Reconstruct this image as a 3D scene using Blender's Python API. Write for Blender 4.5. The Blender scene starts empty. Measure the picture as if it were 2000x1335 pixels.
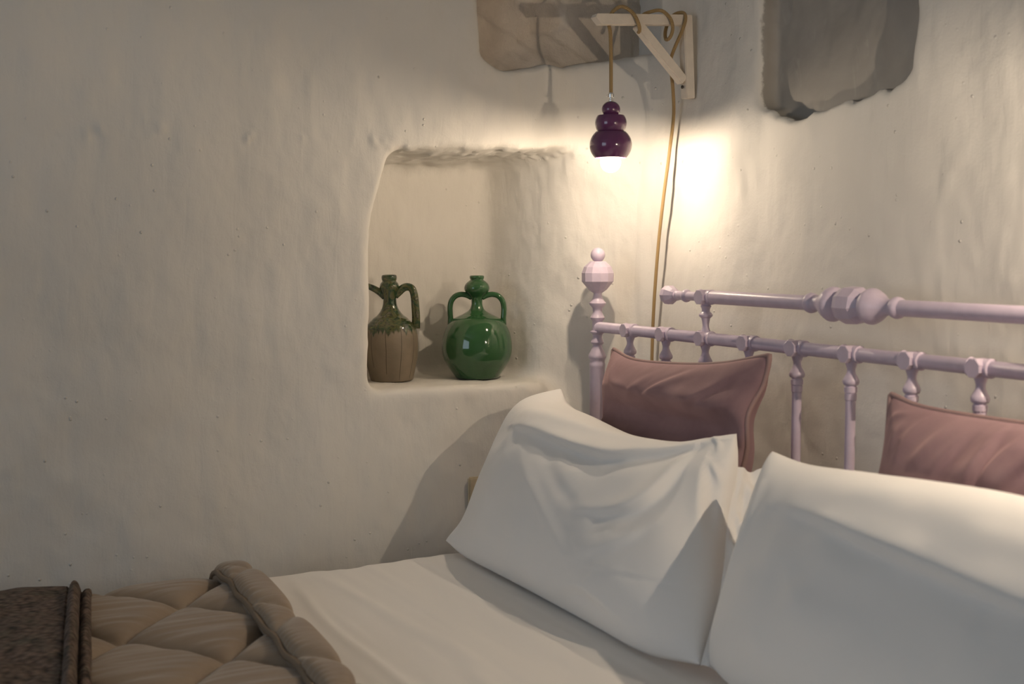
import bpy, bmesh, math, random
import numpy as np
from mathutils import Vector, Matrix

# ------------------------------------------------------------------ camera, light, exposure
scene = bpy.context.scene
COL = scene.collection
PI = math.pi
cam_d = bpy.data.cameras.new('camera'); cam = bpy.data.objects.new('camera', cam_d); COL.objects.link(cam)
cam.location = (0, 0, 1.187)
cam.rotation_euler = (math.radians(90 - 4.25), 0, math.radians(-27.1))
cam_d.sensor_width = 36.0; cam_d.lens = 2430 / 2000 * 36.0
cam_d.clip_start = 0.05
cam_d.dof.use_dof = True; cam_d.dof.focus_distance = 2.62; cam_d.dof.aperture_fstop = 5.0
scene.camera = cam

world = bpy.data.worlds.new('world'); scene.world = world; world.use_nodes = True
world.node_tree.nodes['Background'].inputs['Color'].default_value = (0.55, 0.7, 1.0, 1)
world.node_tree.nodes['Background'].inputs['Strength'].default_value = 0.05

# daylight coming in through the window in wall_left
dl = bpy.data.lights.new('window_daylight', 'AREA'); dl.shape = 'RECTANGLE'; dl.size = 1.2; dl.size_y = 1.5
dl.energy = 13.0; dl.color = (0.72, 0.85, 1.0)
dlo = bpy.data.objects.new('window_daylight', dl); COL.objects.link(dlo)
dlo.location = (-1.99, 0.75, 1.45); dlo.rotation_euler = (0, math.radians(-90), 0)

BULB_STRENGTH = 5000.0
BULB_COLOR = (1.0, 0.805, 0.60)

vs = scene.view_settings
scene.display_settings.display_device = 'sRGB'
vs.view_transform = 'Standard'; vs.look = 'None'; vs.gamma = 1.0; vs.exposure = 0.0; vs.use_curve_mapping = False
try:
    scene.cycles.use_denoising = True
    scene.cycles.max_bounces = 6; scene.cycles.diffuse_bounces = 5
    scene.cycles.caustics_reflective = False; scene.cycles.caustics_refractive = False
    scene.cycles.sample_clamp_indirect = 6.0
except Exception:
    pass

# ------------------------------------------------------------------ helpers
def srgb(r, g, b):
    f = lambda c: (c / 255 / 12.92) if c / 255 <= 0.04045 else ((c / 255 + 0.055) / 1.055) ** 2.4
    return (f(r), f(g), f(b), 1.0)

class NT:
    def __init__(self, name):
        self.m = bpy.data.materials.new(name); self.m.use_nodes = True
        self.t = self.m.node_tree; self.b = self.t.nodes['Principled BSDF']
    def n(self, kind, **kw):
        nd = self.t.nodes.new(kind)
        for k, v in kw.items():
            if k.startswith('_'): setattr(nd, k[1:], v)
            else: nd.inputs[k.replace('__', ' ')].default_value = v
        return nd
    def l(self, a, ao, b, bi): self.t.links.new(a.outputs[ao], b.inputs[bi])
    def coord(self, out='Object', scale=(1, 1, 1), rot=(0, 0, 0)):
        c = self.n('ShaderNodeTexCoord'); mp = self.n('ShaderNodeMapping')
        mp.inputs['Scale'].default_value = scale; mp.inputs['Rotation'].default_value = rot
        self.l(c, out, mp, 'Vector'); return mp
    def noise(self, co, scale, detail=3, rough=0.5, dist=0.0):
        nd = self.n('ShaderNodeTexNoise', Scale=scale, Detail=detail, Roughness=rough, Distortion=dist)
        if co: self.l(co, 'Vector', nd, 'Vector')
        return nd
    def ramp(self, src, so, stops):
        r = self.n('ShaderNodeValToRGB'); e = r.color_ramp.elements
        e[0].position, e[0].color = stops[0]; e[1].position, e[1].color = stops[-1]
        for p, c in stops[1:-1]:
            x = e.new(p); x.color = c
        self.l(src, so, r, 'Fac'); return r
    def math(self, op, a=None, b=None, av=0.0, bv=0.0):
        m = self.n('ShaderNodeMath'); m.operation = op
        m.inputs[0].default_value = av; m.inputs[1].default_value = bv
        if a: self.l(a[0], a[1], m, 0)
        if b: self.l(b[0], b[1], m, 1)
        return m
    def mix(self, f, a, b):
        m = self.n('ShaderNodeMix'); m.data_type = 'RGBA'
        if isinstance(f, tuple): self.l(f[0], f[1], m, 0)
        else: m.inputs[0].default_value = f
        for i, x in ((6, a), (7, b)):
            if len(x) == 2: self.l(x[0], x[1], m, i)
            else: m.inputs[i].default_value = x
        return m
    def bump(self, src, so, strength, dist, prev=None):
        b = self.n('ShaderNodeBump', Strength=strength, Distance=dist)
        self.l(src, so, b, 'Height')
        if prev: self.l(prev, 'Normal', b, 'Normal')
        return b
    def setp(self, **kw):
        for k, v in kw.items(): self.b.inputs[k.replace('__', ' ')].default_value = v

W = (1, 1, 1, 1); K = (0, 0, 0, 1)
def mat_plaster():
    t = NT('lime_plaster')
    co = t.coord()
    big = t.noise(co, 2.2, 4, 0.55)
    col = t.ramp(big, 'Fac', [(0.3, (0.65, 0.625, 0.575, 1)), (0.7, (0.74, 0.715, 0.665, 1))])
    t.l(col, 'Color', t.b, 'Base Color'); t.setp(Roughness=0.85); t.b.inputs['Specular IOR Level'].default_value = 0.3
    grain = t.noise(co, 260, 3, 0.6)
    cs = t.coord(scale=(42, 42, 9)); streak = t.noise(cs, 1.0, 4, 0.55, 0.6)
    lump = t.noise(co, 34, 3, 0.5, 0.4)
    vo = t.n('ShaderNodeTexVoronoi', Scale=33.0); t.l(co, 'Vector', vo, 'Vector')
    pim = t.ramp(vo, 'Distance', [(0.03, W), (0.10, K)])
    mask = t.noise(co, 5, 2); mr = t.ramp(mask, 'Fac', [(0.44, K), (0.58, W)])
    pm = t.math('MULTIPLY', (pim, 'Color'), (mr, 'Color'))
    b = t.bump(streak, 'Fac', 0.24, 0.006)
    b = t.bump(lump, 'Fac', 0.18, 0.006, b)
    b = t.bump(pm, 'Value', 0.75, 0.003, b)
    b = t.bump(grain, 'Fac', 0.22, 0.0015, b)
    t.l(b, 'Normal', t.b, 'Normal'); return t.m
def mat_cement():
    # grey wash inside the blind recess, with smears of whitewash
    t = NT('grey_wash'); co = t.coord(); n = t.noise(co, 7, 5, 0.6, 0.8); cs = t.coord(scale=(14, 14, 6)); m = t.noise(cs, 1.0, 5, 0.65, 1.5)
    col = t.ramp(n, 'Fac', [(0.3, (0.315, 0.295, 0.265, 1)), (0.7, (0.365, 0.345, 0.315, 1))]); sm = t.ramp(m, 'Fac', [(0.58, K), (0.80, (.35, .35, .35, 1))])
    mx = t.mix((sm, 'Color'), (col, 'Color'), (0.6, 0.58, 0.54, 1)); 
    c0 = t.n('ShaderNodeTexCoord'); sx = t.n('ShaderNodeSeparateXYZ'); t.l(c0, 'Object', sx, 'Vector'); e = t.noise(co, 45, 4, .6)
    ed = t.math('MULTIPLY_ADD', (e, 'Fac'), None, bv=-.022); t.l(sx, 'X', ed, 2); er = t.ramp(ed, 'Value', [(0, W), (1, K)]); er.color_ramp.elements[0].position = 0.0
    rg = t.n('ShaderNodeMapRange'); rg.inputs['From Min'].default_value = 1.516; rg.inputs['From Max'].default_value = 1.521; t.l(ed, 'Value', rg, 'Value')
    fin = t.mix((rg, 'Result'), (0.70, 0.675, 0.625, 1), (mx, 2)); t.l(fin, 2, t.b, 'Base Color'); t.setp(Roughness=0.85)
    g = t.noise(co, 40, 4); b = t.bump(g, 'Fac', 0.2, 0.004); t.l(b, 'Normal', t.b, 'Normal'); return t.m
def mat_stone():
    t = NT('lintel_stone'); co = t.coord(); n = t.noise(co, 9, 6, 0.6, 0.6)
    col = t.ramp(n, 'Fac', [(0.3, srgb(190, 178, 164)), (0.7, srgb(218, 207, 192))])
    t.l(col, 'Color', t.b, 'Base Color'); t.setp(Roughness=0.9)
    f = t.noise(co, 130, 4, 0.65); g = t.noise(co, 26, 5, 0.6)
    b = t.bump(g, 'Fac', 0.5, 0.008); b = t.bump(f, 'Fac', 0.5, 0.003, b); t.l(b, 'Normal', t.b, 'Normal'); return t.m
def mat_paint(name, c, rough=0.35, bumpy=0.12):
    t = NT(name); co = t.coord(); n = t.noise(co, 60, 3)
    a = tuple(x * 0.93 for x in c[:3]) + (1,)
    col = t.ramp(n, 'Fac', [(0.35, a), (0.65, c)]); t.l(col, 'Color', t.b, 'Base Color'); t.setp(Roughness=rough)
    g = t.noise(co, 400, 2); b = t.bump(g, 'Fac', bumpy, 0.001); t.l(b, 'Normal', t.b, 'Normal'); return t.m
def mat_cotton(name, c, bs=0.25):
    t = NT(name); co = t.coord()
    n = t.noise(co, 14, 4, 0.55, 0.3); f = t.noise(co, 900, 1)
    t.setp(Base__Color=c, Roughness=0.8); t.b.inputs['Sheen Weight'].default_value = 0.12
    b = t.bump(n, 'Fac', bs, 0.006); b = t.bump(f, 'Fac', 0.12, 0.0006, b); t.l(b, 'Normal', t.b, 'Normal'); return t.m
def mat_velvet():
    t = NT('mauve_velvet'); co = t.coord(); n = t.noise(co, 11, 4, 0.6, 0.5)
    col = t.ramp(n, 'Fac', [(0.3, srgb(126, 100, 106)), (0.7, srgb(146, 119, 123))])
    t.l(col, 'Color', t.b, 'Base Color'); t.setp(Roughness=0.85)
    t.b.inputs['Sheen Weight'].default_value = 0.55; t.b.inputs['Sheen Roughness'].default_value = 0.4
    t.b.inputs['Sheen Tint'].default_value = srgb(225, 185, 180)
    f = t.noise(co, 500, 2); b = t.bump(f, 'Fac', 0.2, 0.001); t.l(b, 'Normal', t.b, 'Normal'); return t.m
def mat_quilt():
    t = NT('taupe_quilt_cotton'); co = t.coord(); n = t.noise(co, 5, 3)
    col = t.ramp(n, 'Fac', [(0.3, srgb(136, 118, 98)), (0.7, srgb(150, 131, 109))])
    t.l(col, 'Color', t.b, 'Base Color'); t.setp(Roughness=0.6); t.b.inputs['Sheen Weight'].default_value = 0.25
    cs = t.coord(scale=(9, 60, 30)); w = t.noise(cs, 1.0, 3, 0.55, 0.4)
    f = t.noise(co, 800, 1)
    b = t.bump(w, 'Fac', 0.35, 0.004); b = t.bump(f, 'Fac', 0.15, 0.0006, b); t.l(b, 'Normal', t.b, 'Normal'); return t.m
def mat_knit():
    t = NT('brown_knit'); co = t.coord(); n = t.noise(co, 16, 3, 0.6, 0.8)
    col = t.ramp(n, 'Fac', [(0.3, srgb(116, 106, 90)), (0.5, srgb(142, 118, 104)), (0.7, srgb(128, 120, 104))])
    cs = t.coord(rot=(0, 0, math.radians(8)))
    w = t.n('ShaderNodeTexWave', Scale=52.0, Distortion=1.6, Detail=2.0); w.bands_direction = 'Y'; t.l(cs, 'Vector', w, 'Vector')
    st = t.n('ShaderNodeTexVoronoi', Scale=1.0); c2 = t.coord(scale=(80, 125, 60), rot=(0, 0, 0)); t.l(c2, 'Vector', st, 'Vector')
    dk = t.mix((st, 'Distance'), (col, 'Color'), srgb(34, 29, 25)); t.l(dk, 2, t.b, 'Base Color')
    t.setp(Roughness=0.95)
    b = t.bump(w, 'Fac', 0.6, 0.004); b = t.bump(st, 'Distance', 0.8, 0.004, b); b.invert = True
    t.l(b, 'Normal', t.b, 'Normal'); return t.m
def mat_glaze(name, c, c2, rough=0.08):
    t = NT(name); co = t.coord(); n = t.noise(co, 14, 4, 0.6)
    col = t.ramp(n, 'Fac', [(0.3, c), (0.7, c2)]); t.l(col, 'Color', t.b, 'Base Color')
    t.setp(Roughness=rough); t.b.inputs['Coat Weight'].default_value = 0.5; t.b.inputs['Coat Roughness'].default_value = 0.04
    w = t.noise(co, 40, 2); b = t.bump(w, 'Fac', 0.06, 0.002); t.l(b, 'Normal', t.b, 'Normal'); return t.m
def mat_drip():
    # stoneware jug: green and brown glaze running over bare taupe clay
    t = NT('drip_glazed_stoneware'); c = t.n('ShaderNodeTexCoord'); sx = t.n('ShaderNodeSeparateXYZ'); t.l(c, 'Object', sx, 'Vector')
    ang = t.math('ARCTAN2', (sx, 'Y'), (sx, 'X'))
    cx = t.n('ShaderNodeCombineXYZ'); t.l(ang, 'Value', cx, 'X')
    nA = t.n('ShaderNodeTexNoise', Scale=3.6, Detail=4.0, Roughness=0.65); t.l(cx, 'Vector', nA, 'Vector')
    off = t.math('MULTIPLY', (nA, 'Fac'), None, bv=0.085)
    lim = t.math('ADD', (sx, 'Z'), (off, 'Value'))
    gl = t.ramp(lim, 'Value', [(0.150, K), (0.153, W)])
    # thin dark runs
    a2 = t.math('MULTIPLY', (ang, 'Value'), None, bv=1.7); nz = t.n('ShaderNodeTexNoise', Scale=9.0, Detail=1.0); t.l(c, 'Object', nz, 'Vector')
    a3 = t.math('MULTIPLY_ADD', (nz, 'Fac'), None, bv=0.35); t.l(a2, 'Value', a3, 2)
    fr = t.math('FRACT', (a3, 'Value')); d = t.math('SUBTRACT', (fr, 'Value'), None, bv=0.5); da = t.math('ABSOLUTE', (d, 'Value'))
    ln = t.ramp(da, 'Value', [(0.010, W), (0.022, K)])
    fl = t.math('FLOOR', (a3, 'Value')); wn = t.n('ShaderNodeTexWhiteNoise'); wn.noise_dimensions = '1D'; t.l(fl, 'Value', wn, 'W')
    wl = t.math('MULTIPLY', (wn, 'Value'), None, bv=0.055); zz = t.math('SUBTRACT', (sx, 'Z'), (wl, 'Value'))
    lo = t.ramp(zz, 'Value', [(0.0, K), (0.004, W)])
    run = t.math('MULTIPLY', (ln, 'Color'), (lo, 'Color'))
    co = t.coord(); n1 = t.noise(co, 42, 4, 0.6, 1.2)
    glz = t.ramp(n1, 'Fac', [(0.32, srgb(24, 30, 14)), (0.44, srgb(40, 66, 40)), (0.54, srgb(86, 86, 50)), (0.60, srgb(36, 46, 28)), (0.66, srgb(110, 108, 84)), (0.72, srgb(62, 36, 26))])
    n2 = t.noise(co, 20, 3); clay = t.ramp(n2, 'Fac', [(0.3, srgb(112, 102, 86)), (0.7, srgb(130, 118, 100))])
    m1 = t.mix((run, 'Value'), (clay, 'Color'), srgb(34, 32, 18)); m2 = t.mix((gl, 'Color'), (m1, 2), (glz, 'Color'))
    t.l(m2, 2, t.b, 'Base Color')
    r = t.math('MULTIPLY_ADD', (gl, 'Color'), None, bv=-0.45); r.inputs[2].default_value = 0.55; t.l(r, 'Value', t.b, 'Roughness')
    cw = t.math('MULTIPLY', (gl, 'Color'), None, bv=0.7); t.l(cw, 'Value', t.b, 'Coat Weight')
    b = t.bump(gl, 'Color', 0.5, 0.002); b = t.bump(n1, 'Fac', 0.25, 0.003, b); t.l(b, 'Normal', t.b, 'Normal'); return t.m
def mat_cord():
    t = NT('jute_cord'); c = t.n('ShaderNodeTexCoord'); mp = t.n('ShaderNodeMapping'); mp.inputs['Scale'].default_value = (1, 1, 1); t.l(c, 'UV', mp, 'Vector')
    w = t.n('ShaderNodeTexWave', Scale=60.0, Distortion=0.4); w.bands_direction = 'DIAGONAL'; t.l(mp, 'Vector', w, 'Vector')
    col = t.ramp(w, 'Fac', [(0.2, srgb(138, 112, 74)), (0.8, srgb(182, 154, 108))]); t.l(col, 'Color', t.b, 'Base Color'); t.setp(Roughness=0.85)
    b = t.bump(w, 'Fac', 0.5, 0.001); t.l(b, 'Normal', t.b, 'Normal'); return t.m
def mat_bulb(k=1.0):
    t = NT('lit_filament'); nt = t.t; nt.nodes.remove(t.b); e = t.n('ShaderNodeEmission', Strength=BULB_STRENGTH * k); e.inputs['Color'].default_value = BULB_COLOR + (1,)
    nt.links.new(e.outputs[0], nt.nodes['Material Output'].inputs['Surface']); return t.m
def mat_globe():
    # clear glowing glass: lets the filament's light through and shines softly itself
    t = NT('glowing_bulb_glass'); nt = t.t; nt.nodes.remove(t.b); e = t.n('ShaderNodeEmission', Strength=9.0); e.inputs['Color'].default_value = (1.0, 0.90, 0.72, 1)
    tr = t.n('ShaderNodeBsdfTransparent'); ad = t.n('ShaderNodeMixShader'); ad.inputs[0].default_value = 0.45
    nt.links.new(tr.outputs[0], ad.inputs[1]); nt.links.new(e.outputs[0], ad.inputs[2])
    nt.links.new(ad.outputs[0], nt.nodes['Material Output'].inputs['Surface']); return t.m
def mat_metal(name, c, rough):
    t = NT(name); co = t.coord(); n = t.noise(co, 80, 2); t.setp(Base__Color=c, Metallic=1.0)
    r = t.ramp(n, 'Fac', [(0.3, (rough * .8,) * 3 + (1,)), (0.7, (rough * 1.2,) * 3 + (1,))]); t.l(r, 'Color', t.b, 'Roughness'); return t.m

M = dict(
    plaster=mat_plaster(), stone=mat_stone(), cement=mat_cement(), lilac=mat_paint('lilac_paint', srgb(204, 190, 208), 0.36),
    wood=mat_paint('white_painted_wood', srgb(222, 212, 198), 0.5, 0.3), sheet=mat_cotton('white_sheet_cotton', (0.88, 0.85, 0.81, 1), 0.12),
    pcase=mat_cotton('white_pillowcase', (0.87, 0.86, 0.84, 1), 0.20), velvet=mat_velvet(), quilt=mat_quilt(), knit=mat_knit(),
    green=mat_glaze('green_glaze', srgb(44, 80, 46), srgb(52, 92, 54)), drip=mat_drip(), purple=mat_glaze('aubergine_glaze', srgb(92, 50, 88), srgb(104, 58, 98), 0.14),
    cord=mat_cord(), bulb=mat_bulb(), bulb2=mat_bulb(2.9), globe=mat_globe(), chrome=mat_metal('nickel', (0.75, 0.74, 0.72, 1), 0.25), screw=mat_metal('dark_screw', (0.12, 0.11, 0.1, 1), 0.4),
    piping=mat_paint('mauve_piping', srgb(150, 124, 122), 0.7), qpipe=mat_paint('taupe_piping', srgb(122, 106, 88), 0.7),
    ivory=mat_paint('ivory_plastic', srgb(206, 190, 160), 0.4), base=mat_paint('pale_mattress_ticking', (0.62, 0.6, 0.56, 1), 0.8), floor=mat_paint('screed', srgb(120, 112, 100), 0.7, 0.4))

def mesh_obj(name, verts, faces, mat, parent=None, smooth=True, uvs=None):
    me = bpy.data.meshes.new(name); me.from_pydata([tuple(map(float, v)) for v in verts], [], [tuple(map(int, f)) for f in faces]); me.update()
    if smooth: me.polygons.foreach_set('use_smooth', [True] * len(me.polygons))
    if uvs is not None:
        ul = me.uv_layers.new(name='UVMap'); li = np.empty(len(me.loops), int); me.loops.foreach_get('vertex_index', li)
        ul.data.foreach_set('uv', np.asarray(uvs, float)[li].ravel())
    me.materials.append(M[mat]); o = bpy.data.objects.new(name, me); COL.objects.link(o)
    if parent: o.parent = parent
    return o
def tag(o, label, cat, group=None):
    o['label'] = label; o['category'] = cat
    if group: o['group'] = group
    return o
def thing(name, label, cat, loc=(0, 0, 0), group=None):
    o = bpy.data.objects.new(name, None); COL.objects.link(o); o.location = loc; o.empty_display_size = 0.05
    return tag(o, label, cat, group)
def struct(o): o['kind'] = 'structure'; return o

class MB:
    """collects shapes into one mesh"""
    def __init__(self): self.v = []; self.f = []; self.flat = []; self.uv = []
    def add(self, v, f, flat=False, uv=None):
        b = len(self.v); self.v += [tuple(x) for x in v]; self.f += [tuple(i + b for i in q) for q in f]; self.flat += [flat] * len(f)
        self.uv += list(uv) if uv is not None else [(0, 0)] * len(v); return self
    def lathe(self, prof, n=24, axis='z', at=(0, 0, 0), flat=False, rot=0.0):
        v = []; f = []; m = len(prof)
        for (r, h) in prof:
            for k in range(n):
                a = 2 * PI * (k + rot) / n; p = (r * math.cos(a), r * math.sin(a), h)
                if axis == 'y': p = (p[0], h, p[1])
                elif axis == 'x': p = (h, p[0], p[1])
                v.append((p[0] + at[0], p[1] + at[1], p[2] + at[2]))
        for i in range(m - 1):
            for k in range(n):
                q = (i * n + k, i * n + (k + 1) % n, (i + 1) * n + (k + 1) % n, (i + 1) * n + k)
                f.append(q if axis != 'y' else q[::-1])
        f.append(tuple(range(n))[::-1]); f.append(tuple(range((m - 1) * n, m * n)))
        return self.add(v, f, flat)
    def tube(self, pts, r, n=10, flatten=None, caps=True):
        P = [Vector(p) for p in pts]; rr = r if hasattr(r, '__len__') else [r] * len(P); v = []; f = []; uv = []
        T = [(P[min(i + 1, len(P) - 1)] - P[max(i - 1, 0)]).normalized() for i in range(len(P))]
        up = Vector((0, 0, 1)) if abs(T[0].z) < 0.9 else Vector((1, 0, 0))
        N = (up - T[0] * up.dot(T[0])).normalized(); L = 0
        for i, p in enumerate(P):
            if i: L += (p - P[i - 1]).length
            N = (N - T[i] * N.dot(T[i])).normalized(); B = T[i].cross(N)
            for k in range(n):
                a = 2 * PI * k / n; e = flatten or 1.0
                v.append(p + N * (math.cos(a) * rr[i]) + B * (math.sin(a) * rr[i] * e)); uv.append((L * 4, k / n * .05))
        for i in range(len(P) - 1):
            for k in range(n): f.append((i * n + k, i * n + (k + 1) % n, (i + 1) * n + (k + 1) % n, (i + 1) * n + k))
        if caps: f.append(tuple(range(n))[::-1]); f.append(tuple(range((len(P) - 1) * n, len(P) * n)))
        return self.add(v, f, False, uv)
    def box(self, c, d, rot=None, bev=0.0015):
        bm = bmesh.new(); bmesh.ops.create_cube(bm, size=1.0); bmesh.ops.scale(bm, vec=d, verts=bm.verts)
        if bev: bmesh.ops.bevel(bm, geom=bm.edges[:], offset=bev, segments=2, affect='EDGES')
        if rot: bmesh.ops.rotate(bm, cent=(0, 0, 0), matrix=rot, verts=bm.verts)
        bmesh.ops.translate(bm, vec=c, verts=bm.verts); bm.verts.index_update()
        self.add([v.co[:] for v in bm.verts], [[v.index for v in q.verts] for q in bm.faces], True); bm.free(); return self
    def build(self, name, mat, parent=None, loc=None, sharp=None):
        o = mesh_obj(name, self.v, self.f, mat, parent, True, self.uv)
        o.data.polygons.foreach_set('use_smooth', [not x for x in self.flat])
        if sharp: o.data.set_sharp_from_angle(angle=math.radians(sharp))
        if loc: o.location = loc
        return o

def spline(pts, n):
    """Catmull-Rom through pts, n samples, by arc length"""
    P = np.array(pts, float)
    if len(P) == 2: return P[0] + (P[1] - P[0]) * np.linspace(0, 1, n)[:, None]
    Q = np.vstack([2 * P[0] - P[1], P, 2 * P[-1] - P[-2]]); out = []
    for i in range(len(P) - 1):
        p0, p1, p2, p3 = Q[i:i + 4]; t = np.linspace(0, 1, 24, endpoint=(i == len(P) - 2))[:, None]
        out.append(.5 * (2 * p1 + (p2 - p0) * t + (2 * p0 - 5 * p1 + 4 * p2 - p3) * t ** 2 + (3 * p1 - p0 - 3 * p2 + p3) * t ** 3))
    C = np.vstack(out); s = np.r_[0, np.cumsum(np.linalg.norm(np.diff(C, axis=0), axis=1))]; u = np.linspace(0, s[-1], n)
    return np.stack([np.interp(u, s, C[:, k]) for k in range(C.shape[1])], 1)

RNG = np.random.default_rng(7); LAT = RNG.random((32, 32, 32)).astype(np.float32) * 2 - 1
def vnoise(x, y, z, oct=1, gain=0.5):
    out = 0; amp = 1.0
    for o in range(oct):
        k = 2.03 ** o; X, Y, Z = np.broadcast_arrays(np.asarray(x) * k + 3.1 * o, np.asarray(y) * k + 7.7 * o, np.asarray(z) * k + 1.3 * o)
        i, j, l = (np.floor(a).astype(int) for a in (X, Y, Z)); fx, fy, fz = X - i, Y - j, Z - l
        fx, fy, fz = (a * a * a * (a * (a * 6 - 15) + 10) for a in (fx, fy, fz)); acc = 0
        for a in (0, 1):
            for b in (0, 1):
                for c in (0, 1):
                    acc = acc + LAT[(i + a) % 32, (j + b) % 32, (l + c) % 32] * (fx if a else 1 - fx) * (fy if b else 1 - fy) * (fz if c else 1 - fz)
        out = out + acc * amp; amp *= gain
    return out
def sstep(a, b, x): t = np.clip((x - a) / (b - a), 0, 1); return t * t * (3 - 2 * t)
def smax(a, b, k): h = np.maximum(k - np.abs(a - b), 0) / k; return np.maximum(a, b) + h * h * k * 0.25
def smin(a, b, k): return -smax(-a, -b, k)

# ------------------------------------------------------------------ the plastered walls with their niches
WA, WB = 2.36, 1.50            # plane of the back wall (y) and of the headboard wall (x)
def air(x, y, z):
    """signed distance, negative where there is air; x, y, z broadcastable"""
    ya = WA + 0.016 * vnoise(x * 2.1, 0.3, z * 2.1, 2) + 0.0025 * vnoise(x * 9, 5.3, z * 4, 2)
    ya = ya + 0.010 * sstep(1.25, 0.65, z)
    xb = WB + 0.008 * vnoise(4.2, y * 3, z * 2.4, 2) + 0.003 * vnoise(8.2, y * 10, z * 5, 2) + 0.020 * sstep(2.00, 1.90, y)
    room = smax(x - xb, y - ya, 0.17)
    # niche with the jars
    t = np.clip(y - WA, -0.1, 0.4)
    xl = 0.889 + 0.045 * sstep(1.15, 1.40, z) ** 1.5 + 0.15 * np.maximum(t - .05, 0)
    xr = 1.385 - 0.375 * t - 0.035 * sstep(1.2, 0.9, z)
    zt = 1.393 + 0.006 * vnoise(x * 22, y * 9, 2.2, 3) - 0.02 * sstep(.0, .3, t) + .01 * sstep(1.0, 1.3, x)
    zb = 0.900 + 0.0 * x
    n = smax(smax(xl - x, x - xr, .03), smax(z - zt, zb - z, .03), 0.035)
    n = smax(n, y - 2.635, 0.03)
    g = smin(room, n, 0.022 + 0.10 * sstep(1.24, 1.36, x) * sstep(1.395, 1.30, z))
    # recess with the bare stone above the niche
    zs = 1.563 + 0.05 * sstep(1.15, 1.6, x) + 0.005 * vnoise(x * 14, 1.1, 0.2, 3)
    s = smax(smax(1.128 + 0.07 * (1.70 - z) * (z < 1.7) + 0.02 * sstep(1.60, 1.555, z) - x, zs - z, .03), np.maximum(x - 1.56, z - 1.90), 0.02)
    s = smax(s, np.maximum(y - 2.50, 2.25 - y), 0.02)
    g = smin(g, s, 0.014)
    # blind recess in the headboard wall
    zr = 1.452 - 0.030 * np.exp(-((y - 1.80) / 0.07) ** 2) + 0.010 * vnoise(2.2, y * 24, 3.3, 3)
    r = smax(smax(1.537 - y + .004 * vnoise(1, 2, z * 14, 2), y - 1.932, .03), np.maximum(zr - z, z - 1.90), 0.035)
    r = smax(r, x - 1.562, .015)
    return smin(g, r, 0.014)

H = 0.006
def surface_nets(i0, i1, j0, j1, k0, k1, skip_first_x):
    xs = (np.arange(i0, i1 + 1) * H).astype(np.float32); ys = (np.arange(j0, j1 + 1) * H).astype(np.float32); zs = (np.arange(k0, k1 + 1) * H).astype(np.float32)
    g = air(xs[:, None, None], ys[None, :, None], zs[None, None, :]).astype(np.float32)
    s = g < 0; nx, ny, nz = g.shape
    cnt = sum(s[a:nx - 1 + a, b:ny - 1 + b, c:nz - 1 + c].astype(np.int8) for a in (0, 1) for b in (0, 1) for c in (0, 1))
    ci, cj, ck = np.nonzero((cnt > 0) & (cnt < 8)); idx = -np.ones((nx - 1, ny - 1, nz - 1), np.int64); idx[ci, cj, ck] = np.arange(len(ci))
    acc = np.zeros((len(ci), 3)); num = np.zeros(len(ci)); cn = [(a, b, c) for a in (0, 1) for b in (0, 1) for c in (0, 1)]
    for A in cn:
        for ax in range(3):
            if A[ax]: continue
            Bc = list(A); Bc[ax] = 1; ga = g[ci + A[0], cj + A[1], ck + A[2]]; gb = g[ci + Bc[0], cj + Bc[1], ck + Bc[2]]
            m = (ga < 0) != (gb < 0); t = np.where(m, ga / np.where(m, ga - gb, 1), 0); p = np.tile(np.array(A, float), (len(ci), 1)); p[:, ax] += t
            acc += p * m[:, None]; num += m
    V = (acc / num[:, None] + np.stack([ci + i0, cj + j0, ck + k0], 1)) * H; F = []
    for ax in range(3):
        sl0 = [slice(1, -1)] * 3; sl1 = [slice(1, -1)] * 3; sl0[ax] = slice(0, -1); sl1[ax] = slice(1, None)
        a = s[tuple(sl0)]; b = s[tuple(sl1)]; e = np.stack(np.nonzero(a != b), 1); inside = a[tuple(e.T)]
        e = e + np.array([0 if k == ax else 1 for k in range(3)])
        if skip_first_x and ax == 0:
            keep = e[:, 0] > 0; e, inside = e[keep], inside[keep]
        u, w = [(1, 2), (2, 0), (0, 1)][ax]
        def cell(du, dw): q = e.copy(); q[:, u] -= du; q[:, w] -= dw; return idx[q[:, 0], q[:, 1], q[:, 2]]
        Q = np.stack([cell(1, 1), cell(0, 1), cell(0, 0), cell(1, 0)], 1); Q[inside] = Q[inside][:, ::-1]; F.append(Q)
    key = (ci + i0) + 4000 * (cj + j0) + 16000000 * (ck + k0)
    return V, np.vstack(F), key

KX = 217
VA, FA, KA = surface_nets(-184, KX + 1, 368, 452, 50, 325, False)
VB, FB, KB = surface_nets(KX, 292, 40, 452, 50, 325, True)
allk, inv = np.unique(np.r_[KA, KB], return_inverse=True); VV = np.zeros((len(allk), 3)); VV[inv] = np.vstack([VA, VB])
FF = np.vstack([inv[:len(KA)][FA], inv[len(KA):][FB]])
def vnormals(V, F):
    fn = np.cross(V[F[:, 2]] - V[F[:, 0]], V[F[:, 3]] - V[F[:, 1]]); N = np.zeros_like(V)
    for k in range(4):
        for c in range(3): N[:, c] += np.bincount(F[:, k], fn[:, c], len(V))
    return N / np.maximum(np.linalg.norm(N, axis=1, keepdims=True), 1e-12)
for _ in range(2):                                   # light smoothing
    S = np.zeros_like(VV); n_ = np.zeros(len(VV))
    for k in range(4):
        q = VV[FF[:, (k + 1) % 4]] + VV[FF[:, (k + 3) % 4]]; n_ += 2 * np.bincount(FF[:, k], minlength=len(VV))
        for c in range(3): S[:, c] += np.bincount(FF[:, k], q[:, c], len(VV))
    VV = VV * 0.5 + 0.5 * S / n_[:, None]
N0 = vnormals(VV, FF); x, y, z = VV.T
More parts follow.
